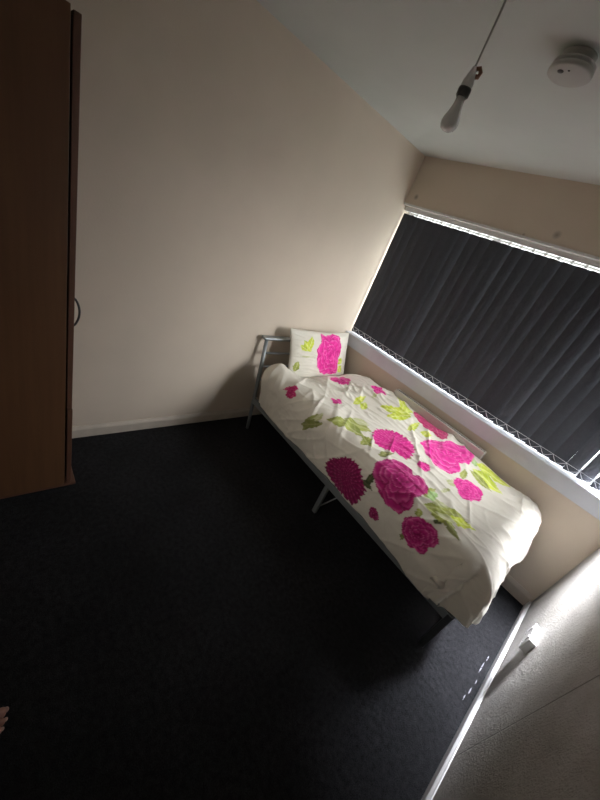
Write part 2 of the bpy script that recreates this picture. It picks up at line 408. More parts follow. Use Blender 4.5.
# ------------------------------------------------------------------ printed flowers
#@FLOWERS_BEGIN
# printed motifs: outlines in metres on the flat sheet of the duvet and on the pillow front
DUVET_PRINT = [
    ('leaf', 'green', [(0.9982, -0.8851), (0.9621, -0.891), (0.932, -0.9086), (0.9199, -0.9555), (0.8958, -0.9965), (0.9621, -1.0024), (1.0043, -0.9907), (1.0163, -0.9613)]),
    ('leaf', 'green', [(0.944, -0.8851), (0.9982, -0.8968), (1.0404, -0.8851), (1.0886, -0.844), (1.1187, -0.7795), (1.0404, -0.7619), (0.9802, -0.7737), (0.9561, -0.8206)]),
    ('leaf', 'green', [(0.9561, -0.9379), (1.0103, -0.9555), (1.0525, -0.9496), (1.1067, -0.932), (1.1549, -0.891), (1.0645, -0.844), (1.0043, -0.844), (0.9802, -0.8968)]),
    ('leaf', 'pale', [(0.9561, -0.8147), (0.9922, -0.8147), (1.0223, -0.8088), (1.0464, -0.7854), (1.0645, -0.7385), (1.0163, -0.7267), (0.9802, -0.7385), (0.9621, -0.7678)]),
    ('leaf', 'olive', [(0.7873, -1.1608), (0.8235, -1.1256), (0.8476, -1.0845), (0.8536, -1.0435), (0.8235, -1.0083), (0.7994, -1.0435), (0.7813, -1.0728), (0.7753, -1.1256)]),
    ('leaf', 'olive', [(0.7452, -1.1373), (0.7934, -1.1256), (0.8416, -1.1021), (0.8838, -1.0611), (0.9139, -1.0259), (0.8597, -1.0376), (0.8175, -1.0552), (0.7813, -1.0904)]),
    ('leaf', 'pale', [(0.8416, -1.0493), (0.8597, -1.0376), (0.8717, -1.0259), (0.8597, -1.0024), (0.8416, -0.9789), (0.8295, -1.0024), (0.8235, -1.02), (0.8295, -1.0376)]),
    ('leaf', 'green', [(1.1729, -0.9555), (1.191, -0.9437), (1.2031, -0.9203), (1.1971, -0.891), (1.1729, -0.8323), (1.1609, -0.8792), (1.1488, -0.9027), (1.1549, -0.9262)]),
    ('leaf', 'green', [(1.1308, -0.9086), (1.1549, -0.9144), (1.179, -0.9262), (1.2031, -0.9203), (1.2332, -0.9144), (1.1971, -0.8851), (1.1669, -0.8851), (1.1488, -0.891)]),
    ('leaf', 'lime', [(0.8115, -0.6388), (0.8295, -0.6153), (0.8295, -0.5742), (0.8054, -0.5097), (0.7632, -0.4335), (0.7572, -0.5038), (0.7632, -0.5566), (0.7873, -0.6036)]),
    ('leaf', 'lime', [(0.8958, -0.6212), (0.8958, -0.5918), (0.8958, -0.5684), (0.8657, -0.5273), (0.8235, -0.5038), (0.8295, -0.5625), (0.8356, -0.586), (0.8657, -0.6094)]),
    ('leaf', 'lime', [(1.0886, -0.2399), (1.0284, -0.2458), (0.9862, -0.281), (0.944, -0.3455), (0.9079, -0.4335), (1.0043, -0.4452), (1.0585, -0.41), (1.0826, -0.3455)]),
    ('leaf', 'lime', [(1.0765, -0.193), (0.8416, -0.0991), (0.9621, -0.2575), (1.0284, -0.2868), (1.0585, -0.2516)]),
    ('leaf', 'lime', [(1.1067, -0.281), (1.0705, -0.2927), (1.0344, -0.3162), (1.0223, -0.3983), (1.0284, -0.5097), (1.0826, -0.4862), (1.1067, -0.4217), (1.1127, -0.3513)]),
    ('leaf', 'lime', [(1.0284, -0.3044), (1.0284, -0.2575), (0.9982, -0.1754), (0.932, -0.1754), (0.9741, -0.2634), (0.9982, -0.2868)]),
    ('leaf', 'lime', [(1.2031, -0.4804), (1.2151, -0.4569), (1.2272, -0.4217), (1.2031, -0.3279), (1.1729, -0.2516), (1.1609, -0.3044), (1.1609, -0.3631), (1.179, -0.4276)]),
    ('leaf', 'lime', [(1.2513, -0.3689), (1.2754, -0.3865), (1.2995, -0.3865), (1.3175, -0.3748), (1.3115, -0.2986), (1.2814, -0.2927), (1.2573, -0.2986), (1.2452, -0.322)]),
    ('leaf', 'pale', [(0.8054, -0.4159), (0.8175, -0.41), (0.8115, -0.3748), (0.7934, -0.3396), (0.7693, -0.3044), (0.7693, -0.3396), (0.7753, -0.3631), (0.7873, -0.3865)]),
    ('leaf', 'mint', [(1.5947, -0.2575), (1.6248, -0.2751), (1.6489, -0.2692), (1.661, -0.2047), (1.5887, -0.1578)]),
    ('leaf', 'lime', [(1.6309, -0.2106), (1.673, -0.2634), (1.7092, -0.2751), (1.7514, -0.2223), (1.7875, -0.1109), (1.6489, -0.1343)]),
    ('leaf', 'lime', [(1.667, -0.1812), (1.7212, -0.2223), (1.7694, -0.2223), (1.8297, -0.1812)]),
    ('leaf', 'lime', [(1.6429, -0.3162), (1.6911, -0.3572), (1.7453, -0.3748), (1.8056, -0.3572), (1.8658, -0.3103), (1.7935, -0.2399), (1.7333, -0.2399), (1.6851, -0.2751)]),
    ('leaf', 'green', [(1.6489, -0.3572), (1.6851, -0.3807), (1.7273, -0.3983), (1.7694, -0.3983), (1.8176, -0.3807), (1.7694, -0.3396), (1.7212, -0.322), (1.679, -0.3279)]),
    ('leaf', 'lime', [(1.6971, -0.1871), (1.7393, -0.2282), (1.7815, -0.2223), (1.8297, -0.1871), (1.8719, -0.1226), (1.7273, -0.1226)]),
    ('leaf', 'green', [(1.667, -0.5038), (1.667, -0.4687), (1.667, -0.4393), (1.6549, -0.41), (1.6248, -0.3924), (1.6248, -0.4335), (1.6309, -0.4745), (1.6429, -0.4921)]),
    ('leaf', 'mint', [(1.5465, -0.4217), (1.5586, -0.4041), (1.5586, -0.3865), (1.5525, -0.3572), (1.5345, -0.3279), (1.5224, -0.3513), (1.5224, -0.3807), (1.5345, -0.4041)]),
    ('leaf', 'mint', [(1.5887, -0.4569), (1.5766, -0.4335), (1.5646, -0.4159), (1.5465, -0.41), (1.5284, -0.4217), (1.5465, -0.4511), (1.5646, -0.4687), (1.5766, -0.4687)]),
    ('leaf', 'green', [(1.6549, -0.9672), (1.6851, -0.9672), (1.7212, -0.9555), (1.7514, -0.9203), (1.7815, -0.8675), (1.7333, -0.8616), (1.6971, -0.9027), (1.673, -0.932)]),
    ('leaf', 'green', [(1.6911, -0.9555), (1.7212, -0.9672), (1.7634, -0.9789), (1.7996, -0.9613), (1.8417, -0.9203), (1.7935, -0.9144), (1.7514, -0.9086), (1.7152, -0.932)]),
    ('leaf', 'green', [(1.7212, -0.8968), (1.7574, -0.9027), (1.7875, -0.9086), (1.8236, -0.8734), (1.8598, -0.803), (1.8116, -0.7912), (1.7694, -0.8088), (1.7393, -0.8264)]),
    ('leaf', 'lime', [(1.7755, -0.9027), (1.8056, -0.9027), (1.8417, -0.8968), (1.8719, -0.844), (1.908, -0.7912), (1.8658, -0.803), (1.8236, -0.8088), (1.7996, -0.8499)]),
    ('leaf', 'pale', [(1.667, -0.9203), (1.6911, -0.9144), (1.7092, -0.9086), (1.7333, -0.8675), (1.7514, -0.8206), (1.7152, -0.8147), (1.6911, -0.8323), (1.673, -0.8675)]),
    ('leaf', 'green', [(1.6369, -0.9379), (1.6549, -0.9144), (1.6549, -0.8675), (1.6489, -0.8206), (1.6309, -0.7795), (1.6128, -0.8088), (1.6068, -0.8558), (1.6188, -0.9027)]),
    ('leaf', 'olive', [(1.7815, -0.9613), (1.8056, -0.9613), (1.8236, -0.9672), (1.8538, -0.9672), (1.8839, -0.9613), (1.8538, -0.932), (1.8297, -0.9262), (1.8056, -0.9437)]),
    ('leaf', 'pale', [(1.7273, -0.9379), (1.7514, -0.9496), (1.7815, -0.9555), (1.8056, -0.9262), (1.8357, -0.8851), (1.7996, -0.8851), (1.7694, -0.8968), (1.7453, -0.9144)]),
    ('leaf', 'green', [(1.661, -0.9965), (1.661, -1.0141), (1.661, -1.0259), (1.673, -1.0317), (1.6971, -1.0317), (1.6971, -1.0141), (1.6911, -0.9965), (1.679, -0.9907)]),
    ('leaf', 'mint', [(1.6429, -0.9144), (1.667, -0.9203), (1.679, -0.9086), (1.673, -0.8499), (1.661, -0.7971), (1.6369, -0.8088), (1.6248, -0.844), (1.6309, -0.8675)]),
    ('leaf', 'pale', [(1.6188, -0.6388), (1.6369, -0.6505), (1.6549, -0.6563), (1.673, -0.6329), (1.6851, -0.5977), (1.661, -0.586), (1.6369, -0.586), (1.6309, -0.6153)]),
    ('leaf', 'pale', [(1.6549, -0.7737), (1.667, -0.7619), (1.673, -0.7385), (1.679, -0.7091), (1.679, -0.6681), (1.667, -0.6974), (1.6549, -0.715), (1.6549, -0.7385)]),
    ('leaf', 'dark', [(1.3718, -1.1256), (1.3838, -1.0962), (1.3899, -1.0728), (1.3838, -1.0435), (1.3597, -1.0259), (1.3537, -1.0493), (1.3477, -1.0787), (1.3537, -1.1021)]),
    ('leaf', 'dark', [(1.3296, -1.108), (1.3417, -1.1197), (1.3597, -1.1314), (1.3838, -1.1256), (1.414, -1.1138), (1.3899, -1.0962), (1.3718, -1.0845), (1.3477, -1.0904)]),
    ('leaf', 'olive', [(1.2934, -0.9262), (1.3175, -0.9203), (1.3296, -0.9027), (1.3356, -0.8675), (1.3236, -0.7912), (1.3055, -0.8323), (1.2874, -0.844), (1.2934, -0.9086)]),
    ('leaf', 'olive', [(1.6911, -1.2018), (1.7031, -1.1784), (1.7031, -1.1608), (1.6971, -1.1432), (1.6851, -1.1197), (1.673, -1.149), (1.673, -1.1784), (1.6851, -1.1901)]),
    ('leaf', 'green', [(1.3417, -0.7385), (1.3597, -0.7502), (1.3778, -0.7561), (1.3959, -0.7502), (1.4079, -0.7267), (1.3838, -0.7033), (1.3597, -0.7033), (1.3537, -0.715)]),
    ('leaf', 'dark', [(1.7453, -0.9965), (1.7514, -0.9965), (1.7634, -0.9907), (1.7755, -0.9848), (1.7875, -0.9672), (1.7694, -0.9731), (1.7574, -0.9731), (1.7514, -0.9848)]),
    ('rose', 'red', [(1.0525, -0.1343), (1.3718, -0.1871), (1.3838, -0.2751), (1.2874, -0.2458), (1.191, -0.2399)]),
    ('mum', 'deep', [(1.0585, -1.2312), (1.1248, -1.1256), (1.2151, -1.0611), (1.2934, -1.0669), (1.3296, -1.1138), (1.3838, -1.149), (1.3778, -1.2136), (1.3597, -1.3074), (1.2693, -1.3074), (1.1488, -1.3074), (1.0765, -1.2898)]),
    ('mum', 'pink', [(1.1549, -0.8147), (1.1127, -0.7033), (1.1669, -0.6212), (1.2452, -0.5801), (1.3417, -0.5977), (1.3899, -0.6857), (1.3959, -0.7619), (1.3236, -0.7678), (1.2693, -0.8382), (1.2091, -0.8558)]),
    ('rose', 'mag', [(1.3417, -1.02), (1.3356, -0.9496), (1.3899, -0.844), (1.4381, -0.8088), (1.5043, -0.8499), (1.5646, -0.7971), (1.6007, -0.8264), (1.6309, -0.9144), (1.6128, -0.9789), (1.6309, -1.0317), (1.6068, -1.1021), (1.5465, -1.1021), (1.4863, -1.1021), (1.414, -1.0611)]),
    ('rose', 'pink', [(1.3356, -0.498), (1.3417, -0.3807), (1.4019, -0.281), (1.4802, -0.1343), (1.5646, -0.1109), (1.6068, -0.2634), (1.5766, -0.3807), (1.6128, -0.4335), (1.6007, -0.5684), (1.5284, -0.5918), (1.42, -0.5684)]),
    ('rose', 'mag', [(1.6429, -1.108), (1.661, -1.0493), (1.7152, -1.02), (1.7634, -1.0083), (1.8056, -1.0141), (1.8357, -1.0435), (1.8176, -1.0904), (1.8176, -1.1373), (1.7694, -1.1549), (1.7092, -1.1725), (1.667, -1.149)]),
    ('rose', 'pink', [(1.6429, -0.5801), (1.667, -0.5038), (1.7273, -0.4511), (1.7815, -0.4511), (1.8116, -0.5156), (1.7935, -0.586), (1.7453, -0.6622), (1.6971, -0.627)]),
    ('rose', 'red', [(0.456, -1.0317), (0.4921, -1.02), (0.4861, -0.9907), (0.5343, -0.9907), (0.5403, -0.9672), (0.5705, -1.0083), (0.5464, -1.0493), (0.4981, -1.0493)]),
    ('rose', 'pink', [(0.4138, -0.4217), (0.456, -0.4217), (0.4138, -0.3279), (0.5283, -0.4276), (0.5946, -0.5097), (0.5644, -0.5508)]),
    ('rose', 'pink', [(0.709, -0.7678), (0.7452, -0.7619), (0.7392, -0.715), (0.7753, -0.7385), (0.7934, -0.8088), (0.7632, -0.8147)]),
    ('rose', 'pink', [(0.7151, -0.281), (0.6669, -0.1519), (0.7331, -0.1812), (0.7994, -0.3044), (0.7813, -0.3396)]),
    ('rose', 'pink', [(1.4501, -0.715), (1.4622, -0.6681), (1.4983, -0.6563), (1.5224, -0.6739), (1.5164, -0.7267), (1.4923, -0.7443)]),
    ('rose', 'deep', [(1.4622, -1.237), (1.4682, -1.196), (1.5164, -1.2018), (1.5345, -1.237), (1.5043, -1.2605), (1.4742, -1.2663)]),
]
PILLOW_PRINT = [
    ('leaf', 'lime', [(-0.1832, 0.039), (-0.1787, 0.0729), (-0.1881, 0.097), (-0.2161, 0.121), (-0.2583, 0.1355), (-0.2618, 0.0924), (-0.2475, 0.0633), (-0.2246, 0.0487)]),
    ('leaf', 'lime', [(-0.1971, 0.0584), (-0.1694, 0.0778), (-0.1555, 0.1018), (-0.151, 0.1348), (-0.1652, 0.1711), (-0.2071, 0.1398), (-0.2299, 0.1115), (-0.2203, 0.0826)]),
    ('leaf', 'lime', [(-0.2989, 0.0924), (-0.2889, 0.073), (-0.2748, 0.0536), (-0.2519, 0.0487), (-0.2155, 0.0487), (-0.234, 0.0778), (-0.248, 0.0923), (-0.2711, 0.0972)]),
    ('leaf', 'pale', [(-0.2925, 0.0049), (-0.2698, 0.0), (-0.2335, -0.0049), (-0.1924, -0.0049), (-0.1461, 0.0), (-0.197, 0.0049), (-0.2426, 0.0097), (-0.2698, 0.0097)]),
    ('leaf', 'green', [(-0.3296, -0.1265), (-0.3047, -0.1166), (-0.2852, -0.1021), (-0.2843, -0.073), (-0.2974, -0.039), (-0.3306, -0.0536), (-0.3414, -0.0779), (-0.3429, -0.1023)]),
    ('leaf', 'lime', [(0.2258, -0.1446), (0.2825, -0.1499), (0.2569, -0.0778), (0.2065, -0.0826), (0.2067, -0.1067)]),
    ('leaf', 'lime', [(0.1972, -0.073), (0.234, -0.073), (0.2567, -0.0633), (0.2655, -0.039), (0.2381, -0.0097), (0.197, -0.0195), (0.174, -0.0341), (0.1833, -0.0535)]),
    ('rose', 'pink', [(-0.0473, 0.1987), (0.0095, 0.1784), (0.1324, 0.2), (0.2075, 0.1673), (0.211, 0.0633), (0.1924, -0.0097), (0.1973, -0.0826), (0.1979, -0.1536), (0.0567, -0.1526), (-0.0426, -0.139), (-0.0945, -0.0438), (-0.1086, 0.0584), (-0.0662, 0.1206)]),
]
#@FLOWERS_END
CREAM = np.array([0.74, 0.70, 0.61])
def vnoise(P, s, seed):
    """cheap smooth value noise"""
    rng = np.random.RandomState(seed); T = rng.rand(64, 64)
    q = P * s; i = np.floor(q).astype(int); f = q - i; f = f * f * (3 - 2 * f)
    g = lambda a, b: T[(i[:, 0] + a) % 64, (i[:, 1] + b) % 64]
    return (g(0, 0) * (1 - f[:, 0]) + g(1, 0) * f[:, 0]) * (1 - f[:, 1]) + (g(0, 1) * (1 - f[:, 0]) + g(1, 1) * f[:, 0]) * f[:, 1]
def L3(a, b, t): return a[None] * (1 - t[:, None]) + b[None] * t[:, None]
def paint(P, items):
    P = np.asarray(P, float)
    C = np.tile(CREAM, (len(P), 1))
    for idx, (kind, tone, poly) in enumerate(items):
        Q = np.array(poly); c = (Q.max(0) + Q.min(0)) / 2 if kind != 'leaf' else Q.mean(0)
        rad = np.hypot(*(Q - c).T).max() * 1.15
        m = np.where(np.hypot(P[:, 0] - c[0], P[:, 1] - c[1]) < rad)[0]
        if not len(m): continue
        D = P[m] - c
        if kind == 'leaf':
            # poly = outline; point-in-polygon, main vein along the longest axis
            x, y = P[m, 0], P[m, 1]; ins = np.zeros(len(m), bool)
            jx = (vnoise(P[m], 160, 5) - .5) * .006
            for (x1, y1), (x2, y2) in zip(Q, np.roll(Q, -1, 0)):
                cr = ((y1 > y) != (y2 > y)) & (x + jx < (x2 - x1) * (y - y1) / (y2 - y1 + 1e-12) + x1)
                ins ^= cr
            e, vec = np.linalg.eigh(np.cov((Q - c).T)); ax = vec[:, 1]; sd = vec[:, 0]
            a = D @ ax; b = D @ sd; W = np.sqrt(e[0]) * 2 + 1e-4; Ln = np.sqrt(e[1]) * 2
            vein = np.exp(-(b / (W * .09)) ** 2) + .55 * np.clip(np.sin((a - np.abs(b) * .9) / Ln * 16), 0, 1) ** 4
            t = np.clip(.15 + .7 * vnoise(P[m], 30, idx) + .22 * np.tanh(b / W * 2), 0, 1)
            dk, lt, vn = {'lime': ((.36, .46, .02), (.78, .84, .10), (.88, .90, .42)), 'green': ((.17, .21, .03), (.46, .50, .12), (.62, .62, .30)),
                          'olive': ((.12, .14, .03), (.30, .32, .10), (.45, .44, .22)), 'pale': ((.42, .45, .18), (.66, .66, .42), (.72, .70, .5)),
                          'dark': ((.03, .05, .02), (.10, .12, .05), (.2, .2, .1)), 'mint': ((.3, .5, .16), (.5, .68, .3), (.6, .75, .45))}[tone]
            col = L3(np.array(dk), np.array(lt), t)
            col = col * (1 - np.clip(vein, 0, 1) * .6)[:, None] + np.array(vn)[None] * (np.clip(vein, 0, 1) * .6)[:, None]
            C[m[ins]] = col[ins]
            continue
        th = np.arctan2(D[:, 1], D[:, 0]); r = np.hypot(D[:, 0], D[:, 1])
        pt = np.arctan2((Q - c)[:, 1], (Q - c)[:, 0]); pr = np.hypot(*(Q - c).T)
        o = np.argsort(pt); pt, pr = pt[o], pr[o]
        R = np.interp(th, np.r_[pt - 2 * PI, pt, pt + 2 * PI], np.r_[pr, pr, pr])
        dk, md, lt = {'deep': ((.13, .004, .045), (.36, .014, .13), (.66, .16, .36)), 'mag': ((.20, .005, .065), (.54, .020, .21), (.80, .22, .46)),
                      'pink': ((.50, .010, .17), (.82, .035, .34), (.92, .25, .54)), 'red': ((.30, .01, .07), (.58, .03, .17), (.78, .22, .34))}[tone]
        dk, md, lt = map(np.array, (dk, md, lt))
        if kind == 'rose':
            R = R * (1 + .03 * np.sin(7 * th + idx) + .02 * np.sin(15 * th + 2 * idx))
            rho = r / R
            # overlapping petals painted from the outside in: dark at the base, lit rolled rim, shadow just outside it
            rs = np.random.RandomState(idx + 3)
            wob = vnoise(P[m], 45, idx + 7) - .5
            qx = rho * np.cos(th) + wob * .10; qy = rho * np.sin(th) + (vnoise(P[m], 45, idx + 19) - .5) * .10
            big = rad > .09
            col = L3(dk, md, np.clip(.35 + .5 * rho + .3 * wob, 0, 1))
            rings = [(6, .62, .46), (5, .44, .40), (4, .28, .31), (3, .14, .22), (1, .02, .13)] if big else [(5, .5, .46), (4, .26, .34), (1, .03, .2)]
            for k, (npet, dist_, pr_) in enumerate(rings):
                off = rs.rand() * 6.3
                for j in range(npet):
                    an = off + 2 * PI * j / npet + rs.uniform(-.25, .25)
                    cx_, cy_ = dist_ * math.cos(an), dist_ * math.sin(an)
                    pr2 = pr_ * rs.uniform(.82, 1.15); el = rs.uniform(.72, 1.0)
                    ux = (qx - cx_) * math.cos(an) + (qy - cy_) * math.sin(an); uy = -(qx - cx_) * math.sin(an) + (qy - cy_) * math.cos(an)
                    rr_ = np.hypot(ux / el, uy) / pr2
                    sh = (np.clip((1.16 - rr_) / .16, 0, 1) * (rr_ >= 1) * .65)[:, None]
                    col = col * (1 - sh) + dk[None] * sh
                    ii = rr_ < 1
                    out_ = np.clip((ux / (pr2 * el) + 1) / 2, 0, 1)
                    tone_ = np.clip(.10 + .85 * out_ + .25 * wob + .12 * np.sin(uy / pr2 * 9 + rs.rand() * 6), 0, 1)
                    pc = L3(dk, md, np.clip(tone_ * 1.25, 0, 1)); tt = (np.clip(tone_ - .82, 0, 1) * 1.6)[:, None]; pc = pc * (1 - tt) + lt[None] * tt
                    hl = (np.clip((rr_ - .74) / .14, 0, 1) * np.clip((1.0 - rr_) / .05, 0, 1) * np.clip(out_ * 1.6 - .6, 0, 1) * rs.uniform(.35, .9))[:, None]
                    pc = pc * (1 - hl) + lt[None] * hl
                    col[ii] = pc[ii]
        else:  # mum: many narrow radial petals
            R = R * (1 + .035 * np.sin(24 * th + idx) + .03 * np.sin(37 * th))
            rho = r / R
            ring = np.floor(rho * 5 + .3 * np.sin(9 * th)); h = rho * 5 + .3 * np.sin(9 * th) - ring
            st = .5 + .5 * np.sin((18 + 3 * ring) * th + 2.4 * ring)
            t = np.clip(.15 + .55 * st + .4 * h - .1, 0, 1)
            col = L3(dk, md, t)
            hi = np.clip(st * h - .45, 0, 1) * .9
            col = col * (1 - hi)[:, None] + lt[None] * hi[:, None]
        ins = rho < 1
        rim = np.clip((rho - .96) / .04, 0, 1)[:, None] * .3
        col = col * (1 - rim) + dk[None] * rim
        C[m[ins]] = col[ins]
    return C
def colour_attr(me, C):
    at = me.color_attributes.new('print', 'FLOAT_COLOR', 'POINT')
    at.data.foreach_set('color', np.c_[C, np.ones(len(C))].astype(np.float32).ravel())

# ------------------------------------------------------------------ duvet
A0, A1, B0, B1 = -.02, 2.39, -1.325, .20        # sheet, in metres; (a, b) = (x, y) on the flat top
HX, FX, NY, FY = .28, 1.965, -.90, -.13         # where the sheet starts to bend down
def fbm(x, y, s, sx=1, sy=1, z=0): return noise.noise(Vector((x * s * sx, y * s * sy, z)))
def ridge(v): return 1 - abs(v) * 2
def smooth(t): t = max(0, min(1, t)); return t * t * (3 - 2 * t)
def duvet_pos(a, b):
    top = .645 + .045 * smooth((b + .95) / .75) + .02 * smooth((a - .35) / .5) - .02 * smooth((a - 1.5) / .5)
    top -= .055 * (1 - smooth((a - .30) / .28)) * smooth((b + .95) / .3)
    rf, rn, rr, rh = .16, .125, .085, .10
    hx_ = HX + .13 * smooth((b + .93) / .14)      # the head end stops short of the pillow
    da = (a - FX) if a > FX else (a - hx_ if a < hx_ else 0.0)
    db = (b - FY) if b > FY else (b - NY if b < NY else 0.0)
    ra = rf if da > 0 else rh; rb = rr if db > 0 else rn
    ax, bx_ = abs(da), abs(db)
    if ax < 1e-9 and bx_ < 1e-9:
        x, y, z = a, b, top; drop = 0; nx = ny = 0
    else:
        d = (ax ** 5 + bx_ ** 5) ** (1 / 5)
        if da > 0: d *= 1 - .09 * smooth(2 * min(ax, bx_) / (ax + bx_))
        e = math.hypot(ax, bx_)
        nx, ny = da / e, db / e
        w = bx_ / (ax + bx_); r = ra * (1 - w) + rb * w
        q = min(d / r, PI / 2)
        out = r * math.sin(q); drop = r * (1 - math.cos(q)) + max(0, d - r * PI / 2)
        hang = max(0, d - r * PI / 2)
        if db < 0: out -= .19 * hang ** 1.6 * w           # tucks back to the rail on the near side
        if db < 0: out += .028 * smooth((a - 1.55) / .3) * smooth(hang / .1) * w
        if da > 0: out += .22 * hang * (1 - w)
        sx = FX if da > 0 else (hx_ if da < 0 else a); sy = FY if db > 0 else (NY if db < 0 else b)
        x = sx + nx * out; y = sy + ny * out; z = top - drop
        if da > 0 and db < 0: x -= .06 * smooth(1.6 * bx_ / (ax + bx_)) * smooth(drop / .3)
    # broad puffs, long pulled wrinkles and small creases
    onTop = 1 - smooth(drop / .2)
    puff = .020 * fbm(a, b, 2.4, z=3) + .009 * fbm(a, b, 5, z=9)
    u = a * .80 + b * .60; v_ = -a * .60 + b * .80
    u2 = a * .55 - b * .83; v2 = a * .83 + b * .55
    m1 = smooth(.5 + 1.6 * fbm(a, b, 2.2, z=61)); m2 = smooth(.45 + 1.6 * fbm(a, b, 2.6, z=67)); m3 = smooth(.3 + 1.8 * fbm(a, b, 2.0, z=73))
    wr = m1 * ridge(fbm(u, v_, 5, .30, 1.5, 5)) ** 4 * .012 + m2 * ridge(fbm(u2, v2, 6, .3, 1.5, 25)) ** 5 * .011
    wr += m3 * ridge(fbm(a, b, 9, .35, 1.6, 15)) ** 5 * .007
    gather = math.exp(-((a - .75) / .30) ** 2 - ((b + .42) / .30) ** 2)
    wr += gather * (ridge(fbm(a, b, 12, .35, 1.2, 33)) ** 4 * .013)
    fin = .0016 * fbm(a, b, 30, z=41)
    disp = puff + wr * 1.45 * (1 - .6 * smooth(drop / .15)) + fin
    # vertical folds on the hanging sides
    side = smooth(drop / .12)
    per = b if abs(nx) > abs(ny) else a
    disp += side * ((.020 if abs(ny) > abs(nx) else .010) * fbm(per, drop * .25, 6, z=51) + .006 * fbm(per, drop * .5, 17, z=57))
    if da > 0 and db < 0:      # the pulled fold at the near foot corner
        k = math.exp(-((abs(ny) - .45) / .13) ** 2); disp += .045 * k * side
        k = math.exp(-((abs(ny) - .72) / .10) ** 2); disp -= .035 * k * side
    # the big loose roll at the near head corner
    disp += .05 * math.exp(-((a - .26) / .22) ** 2 - ((b + 1.02) / .2) ** 2)
    N_ = Vector((nx * side, ny * side, max(.0, 1 - side) + .0001)).normalized()
    p = Vector((x, y, z)) + N_ * disp
    # keep clear of the window wall and radiator front, and off the rail
    lim = -.022 if p.x > 1.66 or p.x < .74 or p.z > .775 else -.112 + .085 * smooth((p.z - .60) / .12)
    if p.y > lim: p.y = lim
    p.z = max(p.z, .304 - .028 * smooth((a - 1.75) / .2))
    return p
NA, NB = 400, 260
bm_v = []; P2 = []
for i in range(NA + 1):
    a = A0 + (A1 - A0) * i / NA
    for j in range(NB + 1):
        b = B0 + (B1 - B0) * j / NB
        # rounded sheet corners
        bm_v.append(duvet_pos(a, b)); P2.append((a, b))
faces = [(i * (NB + 1) + j, (i + 1) * (NB + 1) + j, (i + 1) * (NB + 1) + j + 1, i * (NB + 1) + j + 1) for i in range(NA) for j in range(NB)]
me = bpy.data.meshes.new('duvet'); me.from_pydata(bm_v, [], faces); me.update()
for p in me.polygons: p.use_smooth = True
colour_attr(me, paint(P2, DUVET_PRINT))
duv = tag(link('duvet', me, M['print']), 'cream duvet printed with magenta roses and lime leaves, spread over the bed', 'duvet')
md = duv.modifiers.new('thick', 'SOLIDIFY'); md.thickness = .012; md.offset = -1

# ------------------------------------------------------------------ pillow
PB, PT = Vector((.265, -.463, .530)), Vector((.110, -.470, .940))
PW = .735; PH = (PT - PB).length
up = (PT - PB).normalized(); right = Vector((0, 1, 0)); right = (right - up * right.dot(up)).normalized(); fr = right.cross(up)
if fr.x < 0: fr = -fr
verts = []; P2 = []; faces = []
NU, NV = 150, 90
def pillow_pt(u, v, s):
    e = 1 - .035 * (1 - v * v) * 0
    x = u * PW / 2 * (1 - .035 * (1 - abs(u) ** 6) - .05 * (1 - v * v) * abs(u) ** 3)
    y = v * PH / 2 * (1 - .06 * (1 - u * u) * abs(v) ** 3)
    th = .068 * (max(0, 1 - abs(u) ** 2.6) * max(0, 1 - abs(v) ** 2.4)) ** .55
    wr = .007 * fbm(u, v, 3, z=71 + s) + .006 * ridge(fbm(u, v, 4, .6, 1.6, 75 + s)) ** 3
    edge = smooth((1 - abs(u)) / .15) * smooth((1 - abs(v)) / .2)
    t = (th + wr * edge) * s
    if s > 0: t += .012 * math.exp(-((v + .03) / .03) ** 2) * -.6 * edge * (1 if u < -.35 else 0)
    c = (PB + PT) / 2
    return c + right * x + up * y + fr * t
for s in (1, -1):
    off = len(verts)
    for i in range(NU + 1):
        for j in range(NV + 1):
            u = -1 + 2 * i / NU; v = -1 + 2 * j / NV
            verts.append(pillow_pt(u, v, s)); P2.append((u * PW / 2 if s > 0 else 9, v * PH / 2))
    for i in range(NU):
        for j in range(NV):
            q = (off + i * (NV + 1) + j, off + (i + 1) * (NV + 1) + j, off + (i + 1) * (NV + 1) + j + 1, off + i * (NV + 1) + j + 1)
            faces.append(q if s > 0 else q[::-1])
me = bpy.data.meshes.new('pillow'); me.from_pydata(verts, [], faces); me.update()
colour_attr(me, paint(P2, PILLOW_PRINT))
bmt = bmesh.new(); bmt.from_mesh(me); bmesh.ops.remove_doubles(bmt, verts=bmt.verts, dist=.0004)
bmesh.ops.recalc_face_normals(bmt, faces=bmt.faces); bmt.to_mesh(me); bmt.free()
for p in me.polygons: p.use_smooth = True
tag(link('pillow', me, M['print']), 'cream pillow with one big pink rose, propped upright against the headboard', 'pillow')

# ------------------------------------------------------------------ radiator
rad = thing('radiator', 'white panel radiator on the window wall behind the bed, its top edge showing', 'radiator', (1.2, -.05, .15))
bm = bmesh.new(); x0, x1 = .80, 1.61; k = 0
nseg = 18; ys = []
pts = []
for i in range(nseg * 4 + 1):
    x = x0 + (x1 - x0) * i / (nseg * 4)
    ph = i % 4
    pts.append((x, -.092 if ph in (0, 3) else -.0912))
F = [(bm.verts.new((x, y, .18)), bm.verts.new((x, y, .748))) for x, y in pts]
Bk = [(bm.verts.new((x, -.07, .18)), bm.verts.new((x, -.07, .748))) for x, y in pts]
for a, b in zip(F[:-1], F[1:]): bm.faces.new((a[0], b[0], b[1], a[1]))
for a, b in zip(Bk[:-1], Bk[1:]): bm.faces.new((b[0], a[0], a[1], b[1]))
for a, b, c, d in zip(F[:-1], F[1:], Bk[:-1], Bk[1:]):
    bm.faces.new((a[1], b[1], d[1], c[1])); bm.faces.new((b[0], a[0], c[0], d[0]))
